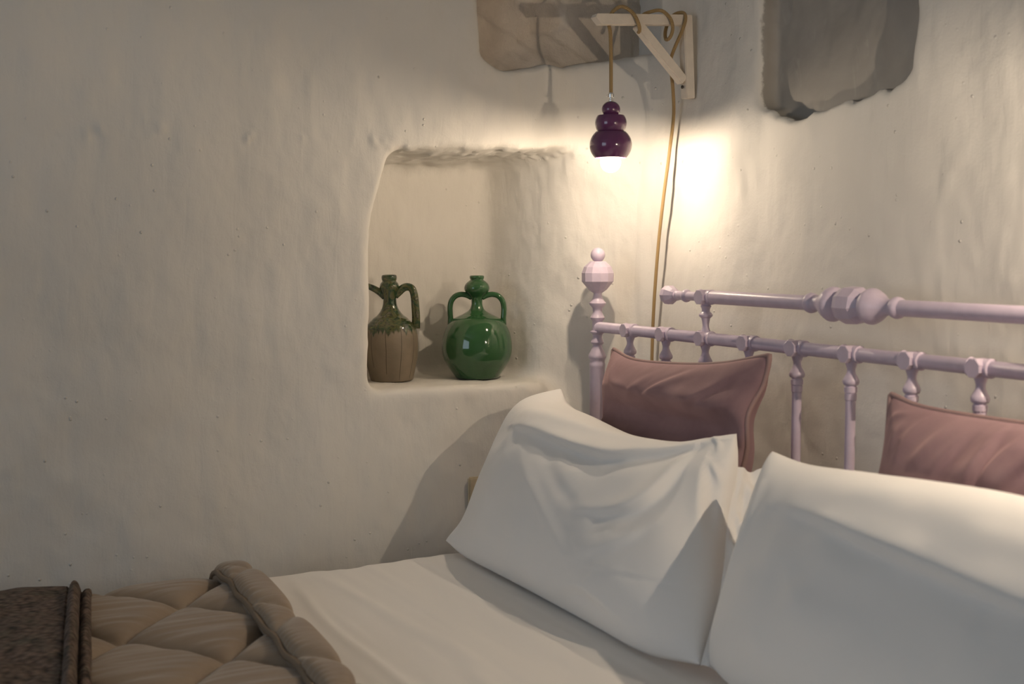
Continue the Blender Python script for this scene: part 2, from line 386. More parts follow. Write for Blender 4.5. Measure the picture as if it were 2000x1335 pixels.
d = 0.0022 * vnoise(x * 7, y * 7, z * 5, 2) * sstep(0.895, 0.93, z) + 0.0019 * vnoise(x * 19, y * 19, z * 12, 2) + 0.0009 * vnoise(x * 52, y * 52, z * 34, 2)
d = d + 0.004 * np.clip(vnoise(x * 26 + 9, y * 26, z * 20 + 4) - 0.62, 0, 1)          # plaster pimples
d = d + 0.004 * sstep(.60, .95, np.abs(vnoise(x * 40, y * 40, z * 30, 2))) * np.exp(-((z - 1.40) / .02) ** 2) * (y > 2.3)   # chipped niche head
VV = VV + N0 * d[:, None]; NN = vnormals(VV, FF)
def wall_from(name, ks, F, extra_v, extra_f):
    n = len(ks); v = np.vstack([VV[ks], np.array(extra_v, float)]); me = bpy.data.meshes.new(name)
    f = np.vstack([F, np.array(extra_f, int) + n]); me.vertices.add(len(v)); me.vertices.foreach_set('co', v.ravel())
    me.loops.add(f.size); me.loops.foreach_set('vertex_index', f.ravel().astype(np.int32)); me.polygons.add(len(f))
    me.polygons.foreach_set('loop_start', np.arange(len(f), dtype=np.int32) * 4)
    me.polygons.foreach_set('use_smooth', [True] * len(f)); me.update(calc_edges=True); me.validate()
    en = np.zeros((len(extra_v), 3)); en[:] = (0, -1, 0) if name == 'wall_back' else (-1, 0, 0)
    me.normals_split_custom_set_from_vertices(np.vstack([NN[ks], en]).tolist())
    me.materials.append(M['plaster'])
    if name == 'wall_right':
        me.materials.append(M['cement']); c = v[f].mean(1); 
        ins = (c[:, 0] > 1.5225) & (c[:, 1] > 1.52) & (c[:, 1] < 1.95) & (c[:, 2] > 1.40) & (c[:, 2] < 1.93)
        me.polygons.foreach_set('material_index', ins.astype(np.int32))
    o = bpy.data.objects.new(name, me); COL.objects.link(o); return struct(o)
X0, Y0, ZC = -2.0, -1.7, 2.45
ex = [(-2.02, 2.375, 0), (1.8, 2.375, 0), (1.8, 2.375, .31), (-2.02, 2.375, .31), (-2.02, 2.37, 1.94), (1.8, 2.37, 1.94), (1.8, 2.37, ZC), (-2.02, 2.37, ZC),
      (-2.02, 2.37, .31), (-1.095, 2.37, .31), (-1.095, 2.37, 1.94), (-2.02, 2.37, 1.94)]
wall_back = wall_from('wall_back', inv[:len(KA)], FA, ex, [(0, 1, 2, 3), (4, 5, 6, 7), (8, 9, 10, 11)])
ex = [(1.515, 2.5, 0), (1.515, Y0, 0), (1.515, Y0, .31), (1.515, 2.5, .31), (1.51, 2.5, 1.94), (1.51, Y0, 1.94), (1.51, Y0, ZC), (1.51, 2.5, ZC),
      (1.52, .25, .31), (1.52, Y0, .31), (1.52, Y0, 1.94), (1.52, .25, 1.94)]
wall_right = wall_from('wall_right', inv[len(KA):], FB, ex, [(0, 1, 2, 3), (4, 5, 6, 7), (8, 9, 10, 11)])

# bare lintel stone filling the recess
xs = np.linspace(1.06, 1.64, 150); zs_ = np.linspace(1.53, 1.92, 100); GX, GZ = np.meshgrid(xs, zs_, indexing='ij')
cell = 0.0 * GX
rs = np.random.default_rng(3)
best = np.full(GX.shape, 9e9); hh = np.zeros(GX.shape)
for q in range(26):                                  # broken facets
    cx, cz = rs.uniform(1.05, 1.65), rs.uniform(1.5, 1.95); nx_, nz_ = rs.uniform(-.10, .10), rs.uniform(-.06, .14); h0 = rs.uniform(-.004, .005)
    dd = ((GX - cx) * 1.0 + 0.5 * (GZ - cz)) ** 2 + ((GZ - cz) * 1.5) ** 2; pl = h0 + nx_ * (GX - cx) + nz_ * (GZ - cz); m = dd < best
    hh = np.where(m, pl, hh); best = np.minimum(best, dd)
for _ in range(2): hh[1:-1, 1:-1] = .2 * (hh[1:-1, 1:-1] * 1 + hh[:-2, 1:-1] + hh[2:, 1:-1] + hh[1:-1, :-2] + hh[1:-1, 2:])
GY = 2.413 - hh + 0.006 * vnoise(GX * 9, 1.0, GZ * 9, 3) - 0.02 * sstep(1.66, 1.55, GZ)
nx_, nz_ = GX.shape; v = np.stack([GX, GY, GZ], -1).reshape(-1, 3); f = [(i * nz_ + j, (i + 1) * nz_ + j, (i + 1) * nz_ + j + 1, i * nz_ + j + 1) for i in range(nx_ - 1) for j in range(nz_ - 1)]
mesh_obj('stone', v, f, 'stone', wall_back)

# rest of the room
def slab(name, c, d, mat): return struct(MB().box(c, d, None, 0).build(name, mat))
slab('floor', (-.25, .35, -.05), (3.9, 4.6, .1), 'floor'); slab('ceiling', (-.25, .35, ZC + .05), (3.9, 4.6, .1), 'plaster')
slab('wall_front', (-.25, Y0 - .05, ZC / 2), (3.9, .1, ZC), 'plaster')
wl = MB()
for c, dd in (((-2.05, -.875, ZC / 2), (.1, 1.75, ZC)), ((-2.05, 1.975, ZC / 2), (.1, .95, ZC)), ((-2.05, .75, .425), (.1, 1.5, .85)), ((-2.05, .75, 2.25), (.1, 1.5, .4))): wl.box(c, dd, None, 0)
struct(wl.build('wall_left', 'plaster'))
wf = MB()
for c, dd in (((-2.04, .03, 1.45), (.05, .06, 1.2)), ((-2.04, 1.47, 1.45), (.05, .06, 1.2)), ((-2.04, .75, .88), (.05, 1.5, .06)), ((-2.04, .75, 2.02), (.05, 1.5, .06)), ((-2.04, .75, 1.45), (.05, .04, 1.2))): wf.box(c, dd)
struct(wf.build('window_1', 'wood'))

# ------------------------------------------------------------------ bed frame
bed = thing('bed_frame', 'lilac painted metal bed with turned spindles and faceted knobs on its headboard', 'bed', (1.375, 1.505, 0))
BX, BY, NSP, SP = 0.0, 0.0, 12, 0.13
Z1, Z2 = 1.022, 1.099
def post(ysign):
    p = [(.0165, 0), (.0165, .935), (.0172, .937), (.0172, .943), (.0160, .945), (.0162, .951), (.0185, .955), (.0195, .959), (.0182, .963), (.0135, .972), (.0105, .979), (.0100, .983),
         (.0132, .986), (.0142, .989), (.0125, .993), (.0098, .999), (.0108, 1.006), (.0152, 1.0095), (.0156, 1.012), (.0115, 1.014), (.0112, 1.034), (.0125, 1.036), (.0152, 1.039), (.0158, 1.042), (.0135, 1.046), (.0100, 1.053),
         (.0108, 1.062), (.0140, 1.066), (.0175, 1.070), (.0182, 1.073), (.0150, 1.077), (.0105, 1.084), (.0088, 1.091), (.0088, 1.097)]
    o = MB().lathe(p, 28).build('post', 'lilac', bed, (0, ysign * .78, 0), 35)
    MB().lathe([(.009, 1.094), (.020, 1.1015), (.0345, 1.119), (.0348, 1.137), (.0300, 1.150), (.0165, 1.162)], 12, flat=True, rot=.3).build('faceted_knob', 'lilac', o)
    b = [(max(.0155 * math.sin(a), .0004), 1.1755 - .0155 * math.cos(a)) for a in np.linspace(0.0, PI, 15)]
    MB().lathe(b, 24).build('ball_finial', 'lilac', o)
    MB().lathe([(.012, -.002), (.0175, 0), (.0175, .01), (.013, .012)], 20).build('foot', 'lilac', o)
    return o
post(1); post(-1)
MB().lathe([(.0112, -.775), (.0112, .775)], 22, 'y').build('lower_rail', 'lilac', bed, (0, 0, Z1))
MB().lathe([(.0100, -.775), (.0100, .775)], 16, 'y').build('bottom_rail', 'lilac', bed, (0, 0, .43))
up = MB().lathe([(.0085, -.50), (.0085, -.415), (.0125, -.412), (.0125, .412), (.0085, .415), (.0085, .50)], 24, 'y').build('upper_rail', 'lilac', bed, (0, 0, Z2), 40)
for s in (1, -1):
    MB().lathe([(.004, .530), (.0125, .527), (.0185, .517), (.0190, .507), (.0125, .494), (.009, .490)][::-1] if False else [(r, s * h) for r, h in [(.009, .488), (.0130, .494), (.0190, .506), (.0186, .517), (.0125, .527), (.004, .530)]], 10, 'y', flat=True).build('end_knob', 'lilac', up)
    MB().lathe([(r, s * h) for r, h in [(.0085, .487), (.010, .481), (.007, .474), (.0085, .462), (.0115, .457), (.0125, .453), (.0115, .449), (.0085, .446)]], 20, 'y').build('collar', 'lilac', up, None, 35)
ck = MB().lathe([(.020, -.030), (.0295, -.017), (.0305, .008), (.0275, .019), (.020, .026)], 10, 'y', flat=True, rot=.2).build('faceted_centre_knob', 'lilac', up)
for s in (1, -1):
    MB().lathe([(r, s * h) for r, h in [(.016, .028), (.025, .034), (.0285, .042), (.0285, .046), (.027, .049), (.0265, .051), (.023, .058), (.016, .068), (.0125, .078), (.0125, .088), (.0160, .092), (.0172, .097), (.0160, .102), (.0125, .106)]], 28, 'y').build('disc_collar', 'lilac', up, None, 40)
def joint(name, parent, z):
    m = MB().lathe([(.0136, -.0185), (.0144, -.0175), (.0144, .010), (.0120, .012)], 8, 'x', flat=True, rot=.5)
    m.lathe([(.0112, -.0205), (.0138, -.0195), (.0142, -.0165), (.0128, -.015), (.0128, .015), (.0142, .0165), (.0138, .0195), (.0112, .0205)], 20, 'y')
    return m.build(name, 'lilac', parent, (0, 0, z), 35)
spn = [(.0082, .43)] + [(.0082, .43 + .0432 * k) for k in range(1, 12)] + [(.0082, .9478), (.0094, .9490), (.0096, .9590), (.0088, .9595), (.0088, .9605), (.0104, .9610), (.0106, .9690), (.0088, .9705), (.0088, .9715), (.0120, .9735), (.0132, .9765), (.0132, .9800), (.0118, .9830), (.0095, .987), (.0068, .993), (.0066, .998), (.0085, 1.004), (.0105, 1.010), (.0105, 1.020)]
sup = [(.0105, 1.026), (.0100, 1.034), (.0075, 1.038), (.0062, 1.044), (.0066, 1.052), (.0085, 1.060), (.0125, 1.063), (.0130, 1.066), (.0110, 1.069), (.0075, 1.072), (.0078, 1.077), (.0105, 1.082), (.0088, 1.084), (.0110, 1.088), (.0110, 1.097)]
for i in range(1, NSP):
    y_ = .78 - i * SP
    b = MB().lathe(spn, 20).build('spindle', 'lilac', bed, (0, y_, 0), 38); joint('joint', b, Z1)
    if i in (3, 9):
        c = MB().lathe(sup, 20).build('support_spindle', 'lilac', bed, (0, y_, 0), 38); joint('joint', c, Z2)
for s in (1, -1):
    MB().box((-1.05, s * .745, .34), (2.08, .03, .05)).build('side_rail', 'lilac', bed)
    MB().lathe([(.018, 0), (.018, .36)], 16).build('leg', 'lilac', bed, (-2.08, s * .745, 0))
MB().box((-1.05, 0, .352), (2.06, 1.46, .02)).build('slat_base', 'wood', bed)

# ------------------------------------------------------------------ mattress and bedding
def grid_obj(name, P, mat, parent=None, close=True):
    """P: (n, m, 3) grid"""
    n, m, _ = P.shape; f = [(i * m + j, (i + 1) * m + j, (i + 1) * m + j + 1, i * m + j + 1) for i in range(n - 1) for j in range(m - 1)]
    return mesh_obj(name, P.reshape(-1, 3), f, mat, parent)
mt = MB().box((.30, 1.505, .469), (2.06, 1.50, .21), None, .03).build('mattress', 'base'); tag(mt, 'thick pale mattress lying under the white sheet on the bed', 'mattress')

ZS = 0.580
def drop(y): return 0.9 * np.maximum(0, y - 2.10) ** 2 + 40 * np.maximum(0, y - 2.245) ** 2
# white sheet
sx_ = np.linspace(.30, 1.350, 220); sy_ = np.r_[np.linspace(.745, 2.20, 200), np.linspace(2.205, 2.262, 16)]
GX, GY = np.meshgrid(sx_, sy_, indexing='ij')
rid = .0035 * np.exp(-((GX - .66 - .05 * (GY - 2.2) - .010 * np.sin(GY * 9)) / .011) ** 2) * sstep(2.24, 2.0, GY)
rid = rid + .003 * np.exp(-((GX - .715 + .10 * (GY - 2.2)) / .016) ** 2) * sstep(2.26, 2.1, GY) * sstep(1.4, 1.7, GY) + .0025 * np.exp(-((GX - .80 - .14 * (GY - 1.9)) / .02) ** 2) * sstep(1.95, 1.7, GY)
GZ = ZS + .0022 * vnoise(GX * 26 + .5 * GY, GY * 3.0, 0.5, 2) + .003 * vnoise(GX * 5, GY * 4, 2.5) + rid - 14 * np.maximum(0, GY - 2.225) ** 2
skirt = np.stack([sx_, np.full_like(sx_, 2.266), np.full_like(sx_, .44)], -1)[:, None, :]
P = np.concatenate([np.stack([GX, GY, GZ], -1), np.stack([sx_, np.full_like(sx_, 2.267), np.full_like(sx_, .53)], -1)[:, None, :], skirt], 1)
sh = grid_obj('flat_sheet', P, 'sheet'); tag(sh, 'plain white flat sheet stretched over the mattress in front of the pillows', 'sheet')

# quilt
def xcrest(y): return .598 - .062 * (2.25 - y)
def xpipe(y): return .534 - .055 * (2.25 - y)
def puff(x, y, w=.016):
    d1 = np.abs(((y + 1.22 * x - 2.287) / .30 + .5) % 1 - .5) * .19; d2 = np.abs(((y - 1.22 * x - 1.223) / .30 + .5) % 1 - .5) * .19
    return (1 - .95 * np.exp(-d1 / w)) * (1 - .95 * np.exp(-d2 / w))
quilt = thing('quilt', 'taupe diamond-stitched quilt with its top edge folded back over itself', 'quilt', (0, 0, 0))
qy = np.r_[np.linspace(.76, 1.35, 60), np.linspace(1.36, 2.27, 240)]; qu = np.linspace(0, 1, 240) ** .8
QY, QU = np.meshgrid(qy, qu, indexing='xy'); QX = -.70 + (xcrest(QY) - .012 + .70) * QU
wr = .0022 * vnoise(QX * 5 + .6 * np.sin(QY * 5), QY * 46, 1.7, 2) + .0012 * vnoise(QX * 9, QY * 90, 4.1)
QZ = ZS + .006 + .026 * puff(QX, QY) ** .8 + wr * puff(QX, QY) - drop(QY) - .018 * sstep(.04, .0, xcrest(QY) - QX)
edge = lambda dz, yy: np.stack([QX[:, -1], np.full_like(QX[:, -1], yy), np.full_like(QX[:, -1], dz)], -1)[:, None, :]
P = np.concatenate([np.stack([QX, QY, QZ], -1), edge(.53, 2.276), edge(.42, 2.276)], 1)
grid_obj('quilt_body', P[::-1], 'quilt', quilt)
# folded band: puffed closed section swept along y
by_ = np.linspace(.76, 2.268, 330); th = np.linspace(0, 2 * PI, 41)
BYg, TH = np.meshgrid(by_, th, indexing='ij')
xc, xp = xcrest(BYg), xpipe(BYg); mid = (xc + xp) / 2; hw = (xc - xp) / 2
c_, s_ = np.cos(TH), np.sin(TH)
xx = mid + hw * np.sign(c_) * np.abs(c_) ** .75
pf = puff(2 * .575 - xx - .01, BYg + .05, .014)
nose = sstep(-.2, 1, c_)
ruf = .0035 * np.sin(BYg * 310 + 3 * np.sin(BYg * 37)) * sstep(.1, -.8, c_) * (.5 + .5 * vnoise(BYg * 30, 2.2, 1.1))
hz = (.017 + .012 * pf) * np.abs(s_) ** .7
xx = xx + .010 * (pf - .6) * nose
zz = ZS + .026 + np.where(s_ > 0, hz + ruf * (s_ > 0), -hz * .62) - drop(BYg)
P = np.stack([xx, BYg, zz], -1); fb = grid_obj('folded_edge', P, 'quilt', quilt)
pp = [(xpipe(t) - .001 + .002 * math.sin(t * 40), t, ZS + .036 - float(drop(t)) + .0015 * math.sin(t * 55)) for t in np.linspace(.76, 2.262, 160)]
MB().tube(pp, .0052, 10).build('piping', 'qpipe', quilt)

# knitted throw over the foot end
throw = thing('knitted_throw', 'dark brown knitted throw with rolled hems lying across the quilt', 'throw blanket', (0, 0, 0))
def xthrow(y): return .322 - .150 * (2.25 - y)
def roll(d, c, r, h): return h * np.sqrt(np.maximum(0, 1 - ((d - c) / r) ** 2))
def layer(name, d0, rr, h0, base):
    dv = np.r_[np.linspace(0, .05, 46), np.linspace(.052, .9, 110)]; yv = np.r_[np.linspace(.76, 1.4, 40), np.linspace(1.41, 2.272, 170)]
    Dg, Yg = np.meshgrid(dv, yv, indexing='ij'); Xg = xthrow(Yg) - d0 - Dg
    body = h0 * .62 * sstep(.010, .024, Dg)
    hgt = np.maximum(roll(Dg, rr, rr, h0) * (.55 + .45 * sstep(2.265, 2.19, Yg)), body) + .0015 * vnoise(Xg * 30, Yg * 30, 1) + .0012 * np.sin(Yg * 420 + Dg * 240) * np.exp(-Dg / .03)
    qz = ZS + .006 + .026 * puff(Xg, Yg, .03) * (1 - base) + base * .026
    Zg = qz + hgt - drop(Yg) + .004 * vnoise(Xg * 6, Yg * 6, 3)
    Zg = np.where(Dg <= 0, qz - drop(Yg) - .004, Zg)
    e = lambda z_: np.stack([Xg[:, -1], np.full(len(dv), 2.281), np.full(len(dv), z_)], -1)[:, None, :]
    return grid_obj(name, np.concatenate([np.stack([Xg, Yg, Zg], -1), e(.53), e(.44)], 1)[::-1] * 1.0, 'knit', throw)
layer('lower_layer', 0.0, .009, .016, .55); layer('upper_layer', .0175, .011, .031, .6)

# ------------------------------------------------------------------ pillows and cushions
def stroke(S, T, pts, w, h, kind, Wd, Hd):
    """crease along a polyline given in (s, t); w, h in metres"""
    C = spline(pts, 26) * np.array([Wd, Hd]); A = np.stack([S * Wd, T * Hd], -1)
    best = np.full(S.shape, 9e9); sg = np.zeros(S.shape); u = np.zeros(S.shape)
    for i in range(len(C) - 1):
        a, b = C[i], C[i + 1]; ab = b - a; L2 = ab @ ab; q = np.clip(((A - a) @ ab) / L2, 0, 1); r = A - a - q[..., None] * ab; d2 = (r ** 2).sum(-1)
        m = d2 < best; best = np.where(m, d2, best); sg = np.where(m, np.sign(ab[0] * r[..., 1] - ab[1] * r[..., 0]), sg); u = np.where(m, (i + q) / (len(C) - 1), u)
    d = np.sqrt(best); tp = np.sin(PI * np.clip(u, 0.02, .98)) ** .6
    if kind == 'ridge': return h * tp * np.exp(-(d / w) ** 2)
    return h * tp * sg * np.tanh(d / (w * .35)) * np.exp(-(d / (2.2 * w)) ** 2)      # 'fold': raised on the left of the stroke, sunk on its right

def pillow(name, B, T, L, Rr, nrm, tf, tb, mat, label, cat, creases=(), group=None, n=150, m=110, pw=(.62, .62), pe=2.6, noise=.004, zmin=ZS + .004, peak=(.5, .5), press=None):
    """B, T: bottom and top edge points (left to right); L, Rr: left and right edges (bottom to top); all meet at the corners"""
    cb, ct, cl, cr = spline(B, n), spline(T, n), spline(L, m), spline(Rr, m)
    g = lambda k: .5 - .5 * np.cos(PI * np.linspace(0, 1, k))
    si = .45 * g(n) + .55 * np.linspace(0, 1, n); ti = .45 * g(m) + .55 * np.linspace(0, 1, m)
    ev = lambda c, q: np.stack([np.interp(q, np.linspace(0, 1, len(c)), c[:, k]) for k in range(3)], -1)
    cb, ct, cl, cr = ev(cb, si), ev(ct, si), ev(cl, ti), ev(cr, ti)
    S, Tt = np.meshgrid(si, ti, indexing='ij'); s3, t3 = S[..., None], Tt[..., None]
    P = (1 - t3) * cb[:, None] + t3 * ct[:, None] + (1 - s3) * cl[None] + s3 * cr[None] - ((1 - s3) * (1 - t3) * cb[0] + s3 * (1 - t3) * cb[-1] + (1 - s3) * t3 * ct[0] + s3 * t3 * ct[-1])
    nv = np.array(nrm, float); nv /= np.linalg.norm(nv)
    wp = lambda q, p: q ** (math.log(.5) / math.log(p))
    ms = 1 - np.abs(2 * wp(S, peak[0]) - 1) ** pe; mm = 1 - np.abs(2 * wp(Tt, peak[1]) - 1) ** pe; w = ms ** pw[0] * mm ** pw[1]
    Wd = np.linalg.norm(cb[-1] - cb[0]); Hd = np.linalg.norm(cl[-1] - cl[0])
    cz = sum((stroke(S, Tt, *c, Wd, Hd) for c in creases), np.zeros_like(S)) * np.minimum(1, 4.0 * w)
    x0, y0_, z0 = P[..., 0], P[..., 1], P[..., 2]
    fr = P + nv * (tf * w + cz + noise * vnoise(x0 * 13, y0_ * 13, z0 * 13 + tf * 50, 2) * w)[..., None]
    bk = P - nv * (tb * w)[..., None]
    if press:                                        # front flattened by the pillow leaning on it
        lim = np.minimum(press[0] + press[1] * (fr[..., 2] - .59), press[2]) + .016; k_ = sstep(press[3] + .05, press[3] - .01, fr[..., 2])
        fr[..., 0] = fr[..., 0] * (1 - k_) + k_ * smax(fr[..., 0], lim, .02)
    idx = np.arange(n * m).reshape(n, m); idb = idx + n * m
    idb[0, :] = idx[0, :]; idb[-1, :] = idx[-1, :]; idb[:, 0] = idx[:, 0]; idb[:, -1] = idx[:, -1]
    V = np.vstack([fr.reshape(-1, 3), bk.reshape(-1, 3)]); V[:, 2] = np.where(V[:, 2] < zmin + .006, zmin + .006 * np.exp((V[:, 2] - zmin - .006) / .006), V[:, 2])
    F = []
    for i in range(n - 1):
        for j in range(m - 1):
            F.append((idx[i, j], idx[i + 1, j], idx[i + 1, j + 1], idx[i, j + 1])); F.append((idb[i, j], idb[i, j + 1], idb[i + 1, j + 1], idb[i + 1, j]))
    used = np.unique(np.array(F)); rm = -np.ones(len(V), int); rm[used] = np.arange(len(used))
    seam = np.vstack([V[idx[:, 0]], V[idx[-1, 1:]], V[idx[::-1, -1][1:]], V[idx[0, ::-1][1:-1]]])
    return V[used], rm[np.array(F)], seam, label, cat, name, mat, group

def soft(spec, piping=False):
    V, F, seam, label, cat, name, mat, group = spec
    if not piping:
        return tag(mesh_obj(name, V, F, mat), label, cat, group)
    root = thing(name, label, cat, (0, 0, 0), group); mesh_obj('cover', V, F, mat, root)
    pts = [tuple(p) for p in seam[::2]] + [tuple(seam[0])]
    MB().tube(pts, .0046, 8, caps=False).build('piping', 'piping', root); return root

# front white pillow by the niche wall
p1_cr = [([(.20, .70), (.387, .718), (.546, .735), (.678, .752), (.762, .806), (.865, .875), (.958, .935)], .016, .0125, 'fold'),
         ([(.15, .81), (.40, .865), (.56, .905), (.78, .925)], .020, .009, 'ridge'),
         ([(.66, .43), (.75, .475), (.82, .53), (.865, .609), (.889, .718), (.905, .875)], .013, .0110, 'fold'),
         ([(.30, .60), (.43, .46), (.56, .30), (.66, .18)], .020, .0045, 'ridge'), ([(.41, .65), (.53, .53), (.66, .42)], .018, -.0035, 'ridge'),
         ([(.69, .24), (.80, .345), (.88, .46)], .012, .004, 'fold'), ([(.985, .50), (.976, .68), (.955, .83)], .008, .008, 'fold'),
         ([(1.0, .72), (.985, .775), (.955, .83)], .006, .006, 'ridge'), ([(.70, .205), (.85, .245), (.97, .262)], .0035, .0012, 'fold'),
         ([(.36, .04), (.44, .30), (.50, .48)], .003, .0007, 'fold'), ([(.60, .05), (.70, .10), (.82, .07)], .012, .005, 'fold'),
         ([(.93, .99), (.965, .93), (.972, .87)], .006, .005, 'ridge')]
soft(pillow('white_pillow',
    B=[(1.000, 2.246, .606), (1.008, 2.16, .588), (1.010, 1.95, .586), (1.006, 1.70, .586), (1.002, 1.53, .587), (1.022, 1.412, .600)],
    T=[(1.250, 2.221, .902), (1.238, 2.155, .872), (1.222, 2.02, .862), (1.215, 1.85, .846), (1.215, 1.70, .857), (1.205, 1.575, .897)],
    L=[(1.000, 2.246, .606), (1.045, 2.232, .640), (1.085, 2.232, .700), (1.140, 2.236, .800), (1.185, 2.236, .868), (1.250, 2.221, .902)],
    Rr=[(1.022, 1.412, .600), (1.085, 1.452, .690), (1.145, 1.515, .780), (1.185, 1.545, .850), (1.205, 1.575, .897)],
    nrm=(-.82, 0, .57), tf=.110, tb=.02, pw=(.45, .55), mat='pcase', label='white pillow leaning on the mauve cushion beside the niche wall', cat='pillow', creases=p1_cr, group='white bed pillows'))
pw1 = [o for o in COL.objects if o.name == 'white_pillow'][0]
rim = spline([(1.022, 1.412, .600), (1.085, 1.452, .690), (1.145, 1.515, .780), (1.185, 1.545, .850)], 90); q = np.linspace(0, 1, 26)
tq = np.linspace(0, 1, 90)[:, None]; wid = .050 * np.sin(PI * np.clip(tq * .93 + .07, 0, 1)) ** .6 * (1 - tq) ** 1.2 + .003
fx = rim[:, None, 0] + .030 * q * (.4 + tq) + .010 * vnoise(tq * 9, q * 3, .4) * q + .022 * (1 - tq) ** 2 * q
fy = rim[:, None, 1] - wid * q + .012 * vnoise(tq * 13, q * 2.5, 2.4, 2) * q
fz = np.maximum(rim[:, None, 2] - .020 * q ** 2 + .010 * np.sin(tq * 34 + q * 5) * q + .008 * vnoise(tq * 20, q * 4, 1.1) * q, ZS + .004 + .004 * q)
grid_obj('case_opening', np.stack([fx, fy, fz], -1), 'pcase', pw1)
p2_cr = [([(.17, .71), (.29, .685), (.40, .648), (.51, .622), (.62, .603), (.74, .59), (.88, .585)], .013, .0085, 'fold'),
         ([(.06, .85), (.075, .60), (.05, .35)], .014, .005, 'ridge'), ([(.18, .53), (.30, .54), (.45, .53)], .02, .003, 'ridge'),
         ([(.15, .90), (.40, .86), (.70, .88)], .03, .005, 'ridge'), ([(.20, .60), (.40, .50), (.70, .46)], .03, -.004, 'ridge'), ([(.10, .25), (.30, .36), (.50, .38)], .03, .004, 'ridge')]
soft(pillow('white_pillow',
    B=[(1.030, 1.400, .604), (1.020, 1.30, .590), (1.020, 1.05, .588), (1.020, .85, .588), (1.030, .690, .604)],
    T=[(1.160, 1.432, .893), (1.175, 1.35, .880), (1.180, 1.20, .886), (1.185, 1.00, .896), (1.190, .80, .890), (1.190, .700, .905)],
    L=[(1.030, 1.400, .604), (1.080, 1.405, .690), (1.125, 1.412, .800), (1.160, 1.432, .893)],
    Rr=[(1.030, .690, .604), (1.10, .715, .69), (1.15, .715, .80), (1.190, .700, .905)],
    nrm=(-.85, 0, .53), tf=.120, tb=.02, pw=(.42, .55), mat='pcase', label='white pillow with one long crease in front of the cut-off mauve cushion', cat='pillow', creases=p2_cr, group='white bed pillows'))
c1_cr = [([(.36, .74), (.47, .82), (.60, .90), (.74, .95)], .013, .0065, 'ridge'), ([(.42, .80), (.52, .88), (.64, .95)], .007, -.004, 'ridge'),
         ([(.66, .70), (.78, .80), (.92, .92)], .014, .006, 'fold'), ([(.60, .62), (.72, .72), (.86, .82)], .010, .0045, 'ridge'), ([(.74, .68), (.85, .74), (.96, .78)], .008, .004, 'fold'),
         ([(.10, .93), (.20, .86), (.34, .84)], .010, .005, 'ridge'), ([(.20, .70), (.32, .80), (.48, .93)], .010, .004, 'ridge'), ([(.80, .55), (.90, .62), (.97, .70)], .008, .004, 'ridge'),
         ([(.30, .55), (.42, .64), (.58, .74)], .012, .003, 'fold')]
soft(pillow('velvet_cushion',
    B=[(1.180, 2.085, .590), (1.185, 1.85, .588), (1.180, 1.625, .590)],
    T=[(1.312, 2.118, .988), (1.300, 2.02, .974), (1.298, 1.87, .978), (1.298, 1.74, .990), (1.302, 1.617, 1.014)],
    L=[(1.180, 2.085, .590), (1.215, 2.062, .72), (1.262, 2.068, .86), (1.312, 2.118, .988)],
    Rr=[(1.180, 1.625, .590), (1.225, 1.632, .74), (1.258, 1.622, .842), (1.262, 1.624, .905), (1.272, 1.625, .930), (1.292, 1.622, .962), (1.300, 1.618, .995), (1.302, 1.617, 1.014)],
    nrm=(-.95, 0, .30), tf=.075, tb=.075, pw=(.5, .55), press=(1.01, .833, 1.236, .90), mat='velvet', label='mauve velvet cushion with piped edges leaning on the headboard beside the bedpost', cat='cushion', creases=c1_cr, group='mauve velvet cushions'), True)
c2_cr = [([(.47, .62), (.49, .74), (.50, .86), (.485, .965)], .010, .009, 'fold'), ([(.52, .72), (.54, .84), (.58, .94)], .009, .007, 'ridge'), ([(.58, .66), (.62, .80), (.68, .93)], .012, .006, 'fold'),
         ([(.24, .76), (.30, .88), (.345, .97)], .012, .006, 'ridge'), ([(.15, .76), (.19, .88), (.235, .97)], .011, .0055, 'ridge'), ([(.33, .70), (.38, .84), (.42, .95)], .011, .005, 'fold'),
         ([(.05, .90), (.085, .945), (.14, .965)], .006, .004, 'ridge'), ([(.10, .80), (.12, .88), (.15, .93)], .008, .003, 'ridge')]
soft(pillow('velvet_cushion',
    B=[(1.180, 1.310, .590), (1.185, 1.10, .588), (1.180, .880, .590)],
    T=[(1.305, 1.345, .978), (1.300, 1.27, .966), (1.300, 1.10, .965), (1.298, .97, .972), (1.302, .865, 1.0)],
    L=[(1.180, 1.310, .590), (1.222, 1.305, .73), (1.262, 1.312, .86), (1.305, 1.345, .978)],
    Rr=[(1.180, .880, .590), (1.225, .895, .74), (1.262, .895, .86), (1.302, .865, 1.0)],
    nrm=(-.95, 0, .30), tf=.080, tb=.060, press=(1.02, .54, 1.185, .90), mat='velvet', label='mauve velvet cushion cut off by the edge of the photo behind the nearer pillow', cat='cushion', creases=c2_cr, group='mauve velvet cushions'), True)

